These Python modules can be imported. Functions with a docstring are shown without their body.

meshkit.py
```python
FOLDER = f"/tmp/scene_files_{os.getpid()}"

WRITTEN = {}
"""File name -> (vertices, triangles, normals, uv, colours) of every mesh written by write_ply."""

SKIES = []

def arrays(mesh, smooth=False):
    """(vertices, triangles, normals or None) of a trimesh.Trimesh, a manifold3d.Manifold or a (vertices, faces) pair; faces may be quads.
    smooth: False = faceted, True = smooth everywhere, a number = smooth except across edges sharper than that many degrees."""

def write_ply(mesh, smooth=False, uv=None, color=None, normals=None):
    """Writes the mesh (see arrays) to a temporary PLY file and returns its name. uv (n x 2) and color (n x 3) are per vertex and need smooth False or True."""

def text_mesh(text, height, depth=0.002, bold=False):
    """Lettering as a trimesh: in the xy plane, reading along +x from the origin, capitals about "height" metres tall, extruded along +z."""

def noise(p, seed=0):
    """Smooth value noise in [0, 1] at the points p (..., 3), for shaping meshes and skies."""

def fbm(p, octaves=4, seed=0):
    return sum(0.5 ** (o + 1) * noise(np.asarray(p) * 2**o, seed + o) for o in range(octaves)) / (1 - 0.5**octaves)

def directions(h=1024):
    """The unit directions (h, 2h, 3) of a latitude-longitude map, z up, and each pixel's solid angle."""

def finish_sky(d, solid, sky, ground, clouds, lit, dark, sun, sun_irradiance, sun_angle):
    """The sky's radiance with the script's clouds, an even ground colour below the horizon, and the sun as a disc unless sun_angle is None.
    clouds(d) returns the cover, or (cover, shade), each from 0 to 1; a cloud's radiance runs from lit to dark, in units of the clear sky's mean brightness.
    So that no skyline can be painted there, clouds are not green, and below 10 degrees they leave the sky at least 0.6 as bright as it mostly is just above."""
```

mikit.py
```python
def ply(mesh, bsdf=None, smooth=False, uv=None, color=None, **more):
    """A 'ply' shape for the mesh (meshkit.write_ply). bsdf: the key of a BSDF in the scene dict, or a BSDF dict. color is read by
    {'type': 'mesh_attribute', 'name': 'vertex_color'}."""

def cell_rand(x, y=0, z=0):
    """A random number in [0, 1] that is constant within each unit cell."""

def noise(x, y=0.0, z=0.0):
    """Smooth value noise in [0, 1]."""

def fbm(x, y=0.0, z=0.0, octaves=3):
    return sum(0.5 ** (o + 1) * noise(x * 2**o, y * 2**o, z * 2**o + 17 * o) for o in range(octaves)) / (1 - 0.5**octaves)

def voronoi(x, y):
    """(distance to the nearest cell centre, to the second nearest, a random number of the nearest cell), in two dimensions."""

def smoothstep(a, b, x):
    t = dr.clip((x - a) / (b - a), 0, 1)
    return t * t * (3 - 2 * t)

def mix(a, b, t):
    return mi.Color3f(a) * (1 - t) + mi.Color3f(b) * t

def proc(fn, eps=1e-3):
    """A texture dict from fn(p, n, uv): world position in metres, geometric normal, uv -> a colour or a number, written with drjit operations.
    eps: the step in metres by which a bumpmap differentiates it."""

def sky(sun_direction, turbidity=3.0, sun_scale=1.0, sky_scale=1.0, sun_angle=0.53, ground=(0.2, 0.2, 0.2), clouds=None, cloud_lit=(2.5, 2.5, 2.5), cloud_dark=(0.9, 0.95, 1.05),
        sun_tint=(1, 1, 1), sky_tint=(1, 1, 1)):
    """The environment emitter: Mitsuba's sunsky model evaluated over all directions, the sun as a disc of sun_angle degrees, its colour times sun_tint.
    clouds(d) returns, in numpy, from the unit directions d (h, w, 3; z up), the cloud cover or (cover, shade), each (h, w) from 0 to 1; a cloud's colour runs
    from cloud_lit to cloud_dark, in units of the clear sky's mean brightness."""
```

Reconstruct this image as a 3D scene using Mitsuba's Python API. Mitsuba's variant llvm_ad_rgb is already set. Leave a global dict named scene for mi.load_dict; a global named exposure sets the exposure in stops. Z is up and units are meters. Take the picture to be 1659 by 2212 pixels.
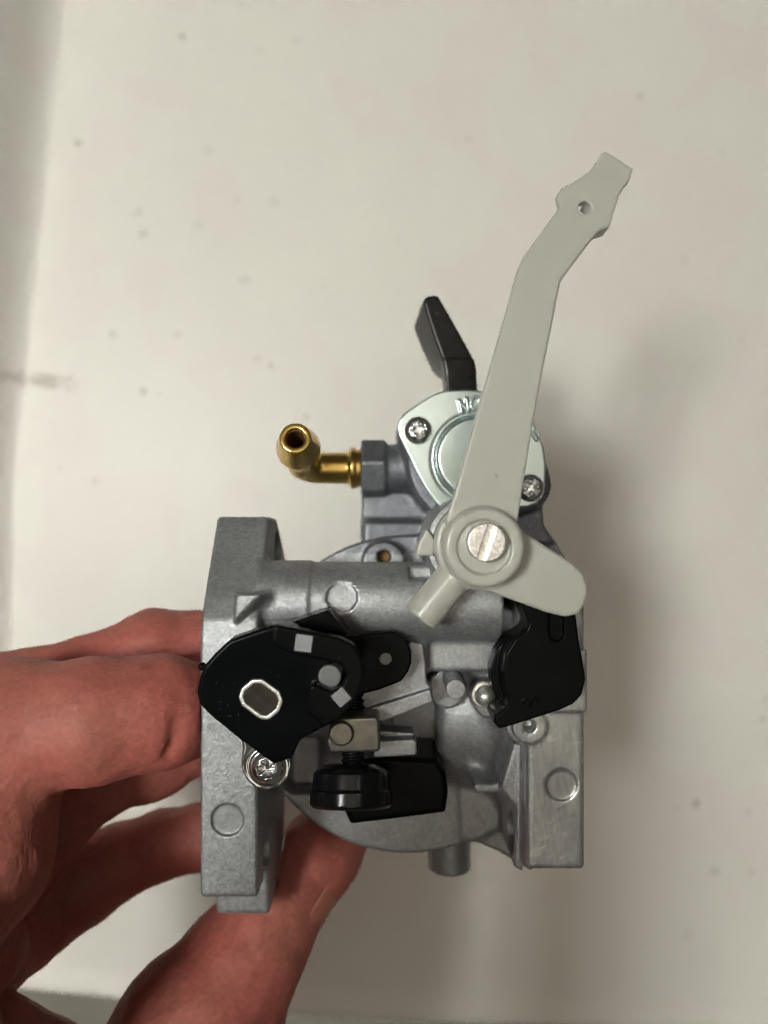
import math
import numpy as np
import drjit as dr
import mitsuba as mi
import mikit, meshkit
from mikit import noise, fbm, smoothstep, mix
from shapely.geometry import Polygon, Point
from shapely import affinity

# ------------------------------------------------------------------ camera, lamps, exposure
T = mi.ScalarTransform4f
exposure = 0.0
F = 1597.0            # focal length of the phone camera, in photograph units (1659 x 2212)
DM = 144.0            # mm from the lens to the front face of the casting
HT = 130.0            # mm from the front face of the casting down to the panel
scene, labels = {'type': 'scene'}, {}
scene['camera'] = {
    'type': 'thinlens', 'fov': 2 * math.degrees(math.atan(1106 / F)), 'fov_axis': 'y',
    'aperture_radius': 0.0016, 'focus_distance': 0.146, 'near_clip': 0.005, 'far_clip': 20.0,
    'to_world': T().look_at(origin=[0, 0, (DM + HT) / 1000], target=[0, 0, 0], up=[0, 1, 0])}
scene['room_light'] = {'type': 'constant', 'radiance': {'type': 'rgb', 'value': [0.060, 0.053, 0.044]}}
LAMP_A = (np.array([-0.33, 0.05, 0.85]), 0.090, [61.5, 62.4, 58.6])   # unseen globe lighting from the left: centre, radius, radiance
LAMP_B = (np.array([0.50, 0.34, 1.30]), 0.11, [4.0, 4.1, 3.8])           # unseen globe, lights the gap by the thumb from the right

def px(x, h): return (x - 829.5) * (DM - h) / F
def py(y, h): return (1106.0 - y) * (DM - h) / F
def pts(lst, h): return np.array([[px(a, h), py(b, h)] for a, b in lst])

# ------------------------------------------------------------------ distance-field modelling (mm)
class Grid:
    def __init__(s, lo, hi, step):
        s.lo, s.step = np.array(lo, float), step
        s.n = np.ceil((np.array(hi) - s.lo) / step).astype(int) + 1
        ax = [(s.lo[k] + step * np.arange(s.n[k])).astype(np.float32) for k in range(3)]
        s.x, s.y, s.h = ax[0][:, None, None], ax[1][None, :, None], ax[2][None, None, :]
    def full(s, f): return np.broadcast_to(f, tuple(s.n)).astype(np.float32)

def poly_sd(P, x, y):
    """Signed distance of (x, y) to the polygon P (n x 2)."""
    x, y = np.broadcast_arrays(x, y)
    d = np.full(x.shape, 1e12, np.float32); sgn = np.ones(x.shape, np.float32)
    n = len(P)
    for i in range(n):
        (ax, ay), (bx, by) = map(float, P[i]), map(float, P[i - 1])
        ex, ey = bx - ax, by - ay
        L = ex * ex + ey * ey
        if L < 1e-12: continue
        wx, wy = x - np.float32(ax), y - np.float32(ay)
        t = np.clip((wx * ex + wy * ey) / L, 0, 1)
        d = np.minimum(d, (wx - ex * t) ** 2 + (wy - ey * t) ** 2)
        c1, c2, c3 = y >= ay, y < by, ex * wy > ey * wx
        sgn = np.where((c1 & c2 & c3) | (~c1 & ~c2 & ~c3), -sgn, sgn)
    return sgn * np.sqrt(d)

def soft_poly(P, r):
    """The polygon with its corners rounded by r."""
    q = Polygon(P).buffer(0)
    q = q.buffer(-r, quad_segs=6).buffer(2 * r, quad_segs=6).buffer(-r, quad_segs=6)
    if q.geom_type != 'Polygon': q = max(q.geoms, key=lambda g: g.area)
    return np.array(q.exterior.coords)[:-1]

def combine(d2, dz, r):
    d2, dz = d2 + r, dz + r
    return np.minimum(np.maximum(d2, dz), 0) + np.hypot(np.maximum(d2, 0), np.maximum(dz, 0)) - r
def slab(v, a, b): return np.abs(v - (a + b) / 2) - (b - a) / 2
def ext_h(g, P, h0, h1, r=0.4): return combine(poly_sd(P, g.x, g.y), slab(g.h, h0, h1), r)
def ext_x(g, P, x0, x1, r=0.4): return combine(poly_sd(P, g.y, g.h), slab(g.x, x0, x1), r)
def cyl_h(g, cx, cy, rad, h0, h1, r=0.3): return combine(np.hypot(g.x - cx, g.y - cy) - rad, slab(g.h, h0, h1), r)
def cyl_x(g, cy, ch, rad, x0, x1, r=0.3): return combine(np.hypot(g.y - cy, g.h - ch) - rad, slab(g.x, x0, x1), r)
def cyl_y(g, cx, ch, rad, y0, y1, r=0.3): return combine(np.hypot(g.x - cx, g.h - ch) - rad, slab(g.y, y0, y1), r)
def box(g, x0, x1, y0, y1, h0, h1, r=0.4):
    a, b, c = slab(g.x, x0, x1) + r, slab(g.y, y0, y1) + r, slab(g.h, h0, h1) + r
    return np.sqrt(np.maximum(a, 0) ** 2 + np.maximum(b, 0) ** 2 + np.maximum(c, 0) ** 2) + np.minimum(np.maximum(a, np.maximum(b, c)), 0) - r
def smin(a, b, k):
    t = np.maximum(k - np.abs(a - b), 0) / k
    return np.minimum(a, b) - t * t * k * 0.25
def smax(a, b, k): return -smin(-a, -b, k)
def cut(a, b, k=0.3): return smax(a, -b, k)
def axis(g, a, b):
    """(distance from the line a-b, distance along it from a)"""
    a, b = np.array(a, float), np.array(b, float)
    u = (b - a) / np.linalg.norm(b - a)
    a, u = [float(k) for k in a], [float(k) for k in u]
    dx, dy, dh = g.x - a[0], g.y - a[1], g.h - a[2]
    t = dx * u[0] + dy * u[1] + dh * u[2]
    return np.sqrt(np.maximum(dx * dx + dy * dy + dh * dh - t * t, 0)), t
def lathe(g, a, b, prof):
    """A turned shape round the axis a-b; prof is a closed polygon of (radius, distance from a)."""
    rho, t = axis(g, a, b)
    return poly_sd(np.array(prof, float), rho.astype(np.float32), t.astype(np.float32))
def cone(g, a, b, ra, rb):
    """Round cone between two balls."""
    a, b = np.array(a, float), np.array(b, float)
    L = float(np.linalg.norm(b - a))
    rho, t = axis(g, a, b)
    k = (ra - rb) / L
    k = min(max(k, -0.95), 0.95); c = math.sqrt(1 - k * k)
    s = np.clip(t - rho * k / c, 0, L)
    return np.hypot(rho, t - s) - (ra + (rb - ra) * s / L)
def ball(g, c, r):
    c = [float(k) for k in c]
    return np.sqrt((g.x - c[0]) ** 2 + (g.y - c[1]) ** 2 + (g.h - c[2]) ** 2) - r

def hull_sd(g, P):
    from scipy.spatial import ConvexHull
    f = None
    for e in np.unique(np.round(ConvexHull(P).equations, 5), axis=0):
        d = float(e[0]) * g.x + float(e[1]) * g.y + float(e[2]) * g.h + float(e[3])
        f = d if f is None else smax(f, d, 0.6)
    return f

def surface(g, f):
    """Surface nets of the field f < 0: (vertices in mm, triangles)."""
    f = np.pad(g.full(f), 1, constant_values=1.0)
    ins = f < 0
    n = np.array(f.shape)
    m = np.zeros(n - 1, np.uint8)
    for c in np.ndindex(2, 2, 2):
        m += ins[c[0]:n[0] - 1 + c[0], c[1]:n[1] - 1 + c[1], c[2]:n[2] - 1 + c[2]]
    cells = np.argwhere((m > 0) & (m < 8))
    idx = np.full(n - 1, -1, np.int32)
    idx[tuple(cells.T)] = np.arange(len(cells))
    acc, cnt = np.zeros((len(cells), 3)), np.zeros(len(cells))
    for ax in range(3):
        o = [k for k in range(3) if k != ax]
        for c in np.ndindex(2, 2):
            p = cells.copy(); p[:, o[0]] += c[0]; p[:, o[1]] += c[1]
            q = p.copy(); q[:, ax] += 1
            fa, fb = f[tuple(p.T)], f[tuple(q.T)]
            on = (fa < 0) != (fb < 0)
            t = np.where(on, fa / np.where(on, fa - fb, 1), 0)
            pos = p.astype(float); pos[:, ax] += t
            acc += np.where(on[:, None], pos, 0); cnt += on
    v = acc / cnt[:, None]
    # one step onto the surface along the field's gradient
    quads = []
    for ax in range(3):
        o = [k for k in range(3) if k != ax]
        lo = [slice(None)] * 3; hi = [slice(None)] * 3
        lo[ax], hi[ax] = slice(0, -1), slice(1, None)
        a, b = ins[tuple(lo)], ins[tuple(hi)]
        e = np.argwhere(a != b)
        e = e[(e[:, o[0]] > 0) & (e[:, o[1]] > 0)]
        out = a[tuple(e.T)]
        def at(d0, d1):
            q = e.copy(); q[:, o[0]] -= d0; q[:, o[1]] -= d1
            return idx[tuple(q.T)]
        q4 = np.stack([at(1, 1), at(0, 1), at(0, 0), at(1, 0)], 1)
        flip = out if ax != 1 else ~out
        q4 = np.where(flip[:, None], q4, q4[:, ::-1])
        quads.append(q4)
    q = np.concatenate(quads)
    tri = np.vstack([q[:, [0, 1, 2]], q[:, [0, 2, 3]]])
    return (v - 1) * g.step + g.lo, tri

def world(v): return (np.asarray(v, float) + [0, 0, HT]) / 1000.0
def put(key, v, tri, mat, smooth=True, **kw):
    """One entry of the scene from mm vertices."""
    scene[key] = mikit.ply((world(v), tri), mat, smooth=smooth, **kw)
    return key
def sdf(key, g, f, mat):
    v, t = surface(g, f)
    return put(key, v, t, mat)
def piece(key, lo, hi, step, fn, mat):
    g = Grid(lo, hi, step)
    return sdf(key, g, fn(g), mat)
def bounds(P, h0, h1, m=1.0):
    P = np.asarray(P)
    return [P[:, 0].min() - m, P[:, 1].min() - m, h0 - m], [P[:, 0].max() + m, P[:, 1].max() + m, h1 + m]

# ------------------------------------------------------------------ materials
def rgb(*c): return {'type': 'rgb', 'value': list(c)}
def W(x, y, h): return np.array([px(x, h), py(y, h), h])

def cast_fn(lo, hi):
    def fn(p, n, uv):
        a = fbm(p.x * 230, p.y * 230, p.z * 230, 3)
        b = noise(p.x * 2300, p.y * 2300, p.z * 2300)
        d = noise(p.x * 1300 + 7, p.y * 1300, p.z * 1300)
        c = fbm(p.x * 75 + 3, p.y * 75, p.z * 75, 2)
        k = 0.5 + 0.40 * (a - 0.5) + 0.55 * (b - 0.5) + 0.30 * (d - 0.5) + 0.35 * (c - 0.5)
        spark = smoothstep(0.80, 0.92, noise(p.x * 2700 + 31, p.y * 2700, p.z * 2700))  # random sparkle glints put into the base colour
        return mix(lo, hi, dr.clip(k, 0, 1)) + mi.Color3f(0.10) * spark
    return mikit.proc(fn)
def cast_bump(p, n, uv):
    return noise(p.x * 3000, p.y * 3000, p.z * 3000) * 0.6 + noise(p.x * 1900, p.y * 1900, p.z * 1900) * 0.55 + noise(p.x * 700, p.y * 700, p.z * 700) * 0.25
def cast_rough(p, n, uv):
    return 0.42 + 0.18 * fbm(p.x * 420, p.y * 420, p.z * 420, 2)
ROUGH = mikit.proc(cast_rough)
BUMP = mikit.proc(cast_bump, 8e-5)
def casting_look(lo, hi, scale=5.5e-5, metal=0.72):
    return {'type': 'twosided', 'bsdf': {'type': 'bumpmap', 'arbitrary': BUMP, 'scale': scale, 'bsdf': {
        'type': 'principled', 'base_color': cast_fn(lo, hi), 'metallic': metal, 'roughness': ROUGH, 'specular': 0.5}}}
scene['cast_metal'] = casting_look((0.205, 0.210, 0.208), (0.40, 0.414, 0.428))
scene['bluish_casting'] = casting_look((0.115, 0.120, 0.132), (0.22, 0.232, 0.262), 3.5e-5)  # same casting look, darker and bluer for the fuel valve housing
def brushed(p, n, uv):
    a = noise(p.x * 2200 + p.y * 500, p.y * 420 - p.x * 160, p.z * 300)
    b = fbm(p.x * 300, p.y * 160, p.z * 160, 3)
    return mix((0.36, 0.365, 0.375), (0.62, 0.63, 0.65), dr.clip(0.7 * a + 0.9 * b - 0.35, 0, 1))
scene['machined_metal'] = {'type': 'twosided', 'bsdf': {'type': 'bumpmap', 'arbitrary': BUMP, 'scale': 4e-5, 'bsdf': {
    'type': 'principled', 'base_color': mikit.proc(brushed), 'metallic': 0.8, 'roughness': 0.34}}}
def filed(p, n, uv):
    a = noise(p.x * 2400 + p.y * 300, p.y * 330 - p.x * 130, p.z * 300)
    b = fbm(p.x * 260, p.y * 140, p.z * 160, 3)
    d = noise(p.x * 700 - p.y * 1500, p.y * 300 + p.x * 500, 3.0)
    k = 0.35 * a + 0.9 * b + 0.35 * smoothstep(0.7, 0.95, d) * smoothstep(0.45, 0.6, b) - 0.30
    return mix((0.24, 0.243, 0.235), (0.53, 0.54, 0.535), dr.clip(k, 0, 1))
scene['filed_metal'] = {'type': 'twosided', 'bsdf': {'type': 'bumpmap', 'arbitrary': BUMP, 'scale': 4e-5, 'bsdf': {
    'type': 'principled', 'base_color': mikit.proc(filed), 'metallic': 0.75, 'roughness': 0.38}}}
def zinc(p, n, uv):
    a = fbm(p.x * 180, p.y * 180, p.z * 180, 3)
    y = smoothstep(0.55, 0.8, fbm(p.x * 95 + 7, p.y * 95, p.z * 95, 2))
    return mix(mix((0.52, 0.63, 0.615), (0.63, 0.73, 0.725), a), (0.58, 0.60, 0.42), 0.35 * y)
scene['zinc_plate'] = {'type': 'twosided', 'bsdf': {'type': 'principled', 'base_color': mikit.proc(zinc), 'metallic': 0.92, 'roughness': 0.30}}
scene['chrome'] = {'type': 'twosided', 'bsdf': {'type': 'principled', 'base_color': rgb(0.74, 0.77, 0.77), 'metallic': 1.0, 'roughness': 0.17}}
def worn(p, n, uv):
    a = noise(p.x * 3300 + p.y * 1400, p.y * 2600 - p.x * 900, p.z * 1500)
    return mix((0.56, 0.56, 0.53), (0.82, 0.82, 0.79), smoothstep(0.2, 0.8, a))
scene['screw_metal'] = {'type': 'twosided', 'bsdf': {'type': 'bumpmap', 'arbitrary': mikit.proc(lambda p, n, uv: noise(p.x * 3300 + p.y * 1400, p.y * 2600 - p.x * 900, p.z * 1500), 8e-5), 'scale': 2.0e-5, 'bsdf': {
    'type': 'principled', 'base_color': mikit.proc(worn), 'metallic': 0.85, 'roughness': 0.32}}}
scene['brass'] = {'type': 'twosided', 'bsdf': {'type': 'principled', 'base_color': rgb(0.62, 0.43, 0.13), 'metallic': 1.0, 'roughness': 0.24}}
scene['shaft_end'] = {'type': 'twosided', 'bsdf': {'type': 'principled', 'base_color': mikit.proc(lambda p, n, uv: mix((0.022, 0.018, 0.014), (0.06, 0.052, 0.042), fbm(p.x * 700, p.y * 700, 0.0, 3))), 'metallic': 0.0, 'roughness': 0.16, 'specular': 0.12}}  # dark reflection in the polished steel painted as a dull base colour
scene['dark_shaded_brass'] = {'type': 'twosided', 'bsdf': {'type': 'principled', 'base_color': rgb(0.16, 0.09, 0.03), 'metallic': 0.6, 'roughness': 0.6}}  # dark brass; shade inside the hose hole is put into the colour
scene['dark_steel'] = {'type': 'twosided', 'bsdf': {'type': 'principled', 'base_color': rgb(0.035, 0.032, 0.027), 'metallic': 0.3, 'roughness': 0.35}}
def ivory(p, n, uv):
    a = fbm(p.x * 60, p.y * 60, p.z * 60, 3)
    return mix((0.345, 0.345, 0.305), (0.385, 0.385, 0.345), a)
scene['ivory_plastic'] = {'type': 'twosided', 'bsdf': {'type': 'bumpmap', 'arbitrary': mikit.proc(lambda p, n, uv: noise(p.x * 1200, p.y * 1200, p.z * 1200), 1e-4), 'scale': 4e-6, 'bsdf': {
    'type': 'principled', 'base_color': mikit.proc(ivory), 'roughness': 0.30, 'specular': 0.5}}}
def dusty(p, n, uv):
    a = fbm(p.x * 240, p.y * 240, p.z * 240, 3)
    s = smoothstep(0.93, 0.97, noise(p.x * 1500, p.y * 1500, p.z * 700))
    return mix((0.0016, 0.0022, 0.0022), (0.004, 0.005, 0.005), a) + mi.Color3f(0.05) * s
scene['black_plastic'] = {'type': 'twosided', 'bsdf': {'type': 'principled', 'base_color': mikit.proc(dusty), 'roughness': 0.22, 'specular': 0.05}}
scene['satin_black'] = {'type': 'twosided', 'bsdf': {'type': 'principled', 'base_color': mikit.proc(dusty), 'roughness': 0.26, 'specular': 0.22}}
scene['gloss_black'] = {'type': 'twosided', 'bsdf': {'type': 'principled', 'base_color': rgb(0.006, 0.0065, 0.0075), 'roughness': 0.18, 'specular': 0.3}}
def skin_color(p, n, uv):
    a = fbm(p.x * 55, p.y * 55, p.z * 55, 3)
    b = fbm(p.x * 240 + 5, p.y * 240, p.z * 240, 3)
    c = noise(p.x * 1500, p.y * 1500, p.z * 1500)
    base = mix((0.37, 0.124, 0.093), (0.37, 0.105, 0.083), smoothstep(0.3, 0.7, a))
    return base * (0.84 + 0.26 * b + 0.22 * (c - 0.5))
def skin_bump(p, n, uv):
    w = fbm(p.x * 200, p.y * 200, p.z * 200, 2) * 3
    lines = noise((p.x * 0.75 - p.y * 0.6) * 1300 + w, (p.y * 0.75 + p.x * 0.6) * 420 + w, p.z * 700)
    return 0.7 * lines + 0.5 * noise(p.x * 2100, p.y * 2100, p.z * 2100)
scene['skin'] = {'type': 'twosided', 'bsdf': {'type': 'bumpmap', 'arbitrary': mikit.proc(skin_bump, 1e-4), 'scale': 1.7e-4, 'bsdf': {
    'type': 'principled', 'base_color': mikit.proc(skin_color), 'roughness': 0.55, 'specular': 0.25}}}
scene['nail'] = {'type': 'twosided', 'bsdf': {'type': 'principled', 'base_color': rgb(0.40, 0.145, 0.105), 'roughness': 0.30, 'specular': 0.5}}

# specks and smears of dirt on the enamelled panel: (x, y, radius mm, strength)
S = (DM + HT) / F
SPOTS = [(393, 78, 1.5, .8), (169, 308, 1.5, .7), (300, 460, 1.9, .35), (310, 505, 2.3, .45), (524, 8, 2, .3), (593, 439, 1.6, .2), (511, 434, 1.6, .25),
         (529, 603, 1.9, .3), (243, 721, 1.7, .4), (385, 722, 1.6, .5), (585, 792, 1.6, .7), (558, 775, 1.3, .35), (310, 847, 1.6, .6), (344, 853, 1.5, .35),
         (662, 901, 1.3, .5), (450, 325, 1.4, .25), (429, 487, 2.6, .2), (561, 108, 2.4, .15), (1503, 1736, 1.7, .8), (1463, 1745, 1.5, .4), (1617, 1754, 2.1, .4),
         (1542, 1881, 1.6, .4), (1623, 1885, 1.7, .6), (1656, 1511, 2.0, .5), (1648, 1553, 1.7, .5), (1488, 2018, 2.3, .2), (1382, 207, 1.6, .45), (1603, 733, 1.8, .5),
         (1480, 560, 1.5, .25), (1010, 300, 1.6, .2), (1150, 120, 1.5, .2), (780, 260, 1.5, .15), (700, 620, 1.7, .2), (860, 520, 1.4, .15), (400, 2050, 1.3, .5),
         (1560, 330, 1.4, .25), (640, 90, 1.4, .2), (210, 600, 1.4, .2), (130, 1010, 1.6, .25), (205, 1040, 1.6, .3)]
def panel_color(p, n, uv):
    x, y = p.x * 1000, p.y * 1000
    w = (fbm(x * 0.12, y * 0.12, 3.0, 3) - 0.5)
    col = mix((0.715, 0.700, 0.652), (0.715, 0.680, 0.645), smoothstep(0.42, 0.62, fbm(x * 0.035 + 2, y * 0.035, 1.0, 3)))
    col = mix(col, mi.Color3f(0.72, 0.72, 0.66), 0.6 * smoothstep(0.5, 0.68, fbm(x * 0.03 + 9, y * 0.03, 5.0, 3)))
    d = mi.Float(0)
    for sx, sy, r, a in SPOTS:
        X, Y = (sx - 829.5) * S, (1106 - sy) * S
        q = dr.sqrt(dr.square(x - X) + dr.square(y - Y)) + w * r * 1.6
        d = dr.maximum(d, 0.8 * a * smoothstep(r * 1.25, r * 0.45, q))
    col = mix(col, mi.Color3f(0.30, 0.25, 0.21), dr.minimum(d, 1) * 0.75)
    # long greasy smear at the left edge
    sx, sy = (x - (-126)) / 15.0, (y - 48.5 + (x + 126) * 0.10) / 3.6
    sm = smoothstep(1.0, 0.35, dr.sqrt(sx * sx * 0.9 + sy * sy) + (fbm(x * 0.35, y * 0.5, 2.0, 3) - 0.5) * 1.3)
    return mix(col, mi.Color3f(0.33, 0.28, 0.23), 0.62 * sm)
scene['enamel'] = {'type': 'twosided', 'bsdf': {'type': 'principled', 'base_color': mikit.proc(panel_color), 'roughness': 0.42, 'specular': 0.35}}

# ------------------------------------------------------------------ setting: the enamelled top
def top_panel():
    gx = np.concatenate([np.linspace(-230, -150, 30), np.linspace(-149.5, -115, 90), np.linspace(-113, 260, 120)])
    gy = np.concatenate([np.linspace(-236, -200, 6), np.linspace(-199.7, -165, 320), np.linspace(-163, 260, 120)])
    X, Y = np.meshgrid(gx, gy, indexing='ij')
    ye = np.interp(X, [-230, -137, -94.6, -32.5, -1, 46, 150, 260], [-168, -176.5, -180.6, -186.4, -188.2, -189.8, -191.8, -193])
    s = ye - Y
    z = np.interp(s, [-300, -12, -10, -8, -6, -4, -2.5, -1.2, -.5, 0, .15, .2, 46], [0, 0, .15, .5, 1.0, 1.45, 1.6, 1.35, .8, -.2, -4, -40, -40.1])
    xe = np.interp(Y, [-240, 18, 190, 260], [-145, -140, -121, -114])
    t = xe - X
    up = np.where(t < -5, 0, np.where(t < 6, (t + 5) ** 2 / 13.0, 9.3 + (t - 6) * 1.7))
    z = z + np.minimum(up, 60)
    Y = np.where(s > 0.3, ye - 0.3, Y)
    n0, n1 = X.shape
    i = np.arange(n0 * n1).reshape(n0, n1)
    q = np.stack([i[:-1, :-1], i[1:, :-1], i[1:, 1:], i[:-1, 1:]], -1).reshape(-1, 4)
    v = np.stack([X, Y, z - HT], -1).reshape(-1, 3)
    put('panel_top', v, np.vstack([q[:, [0, 1, 2]], q[:, [0, 2, 3]]]), 'enamel')
    labels['panel_top'] = {'label': 'off white enamelled metal panel with specks of dirt under the hand', 'category': 'panel', 'kind': 'structure'}
top_panel()
v = np.array([[-900, -1500, -420], [1100, -1500, -420], [1100, 300, -420], [-900, 300, -420]], float)
put('floor', v, np.array([[0, 1, 2], [0, 2, 3]]), 'floor_paint', smooth=False)
scene['floor_paint'] = {'type': 'twosided', 'bsdf': {'type': 'principled', 'base_color': mikit.proc(lambda p, n, uv: mix((0.26, 0.25, 0.21), (0.34, 0.325, 0.28), fbm(p.x * 25, p.y * 25, 1.0, 3))), 'roughness': 0.5}}
labels['floor'] = {'label': 'dull beige floor seen below the front edge of the panel', 'category': 'floor', 'kind': 'structure'}

# ------------------------------------------------------------------ unseen lamps and overhead fill, out of the frame
import trimesh
def lamp(name, spec, label):
    c, r, L = spec
    b = trimesh.creation.icosphere(3, r); b.apply_translation(c)
    scene[name + '__bulb'] = mikit.ply(b, None, smooth=True, emitter={'type': 'area', 'radiance': rgb(*L)})
    cap = trimesh.creation.cylinder(r * 0.45, r * 0.9, sections=32); cap.apply_translation(c + [0, 0, r * 1.42])
    scene[name + '__cap'] = mikit.ply(cap, 'dark_steel')
    labels[name] = {'label': label, 'category': 'lamp'}
lamp('unseen_left_lamp', LAMP_A, 'unseen bright globe lamp out of the frame, placed to light the scene from the upper left')
lamp('unseen_right_lamp', LAMP_B, 'unseen dimmer globe lamp out of the frame, placed to light the gap by the thumb from the right')
m = trimesh.creation.box([1.7, 1.7, 0.03]); m.apply_translation([-0.35, 0.0, 1.9])
scene['overhead_fill_panel'] = mikit.ply(m, None, emitter={'type': 'area', 'radiance': rgb(1.16, 1.01, 0.83)})  # glowing panel added as soft overhead fill
labels['overhead_fill_panel'] = {'label': 'broad square panel added overhead as soft fill light, out of the frame', 'category': 'light panel'}

def unseen_shading_arm():
    g = Grid([-110, -380, 60], [0, -20, 160], 2.5)
    f = cone(g, (-48, -51, 119), (-60, -330, 105), 22.0, 36.0)  # out of view, shaped and placed to shade the panel at lower right
    sdf('unseen_shading_arm', g, f + 1.2 * np.sin(g.y * 0.35 + g.x * 0.05), 'dark_cloth')
    labels['unseen_shading_arm'] = {'label': 'unseen dark sleeved arm out of view below the frame, placed to shade the lower right of the panel', 'category': 'arm'}
scene['dark_cloth'] = {'type': 'twosided', 'bsdf': {'type': 'diffuse', 'reflectance': rgb(0.05, 0.055, 0.065)}}
unseen_shading_arm()

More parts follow.
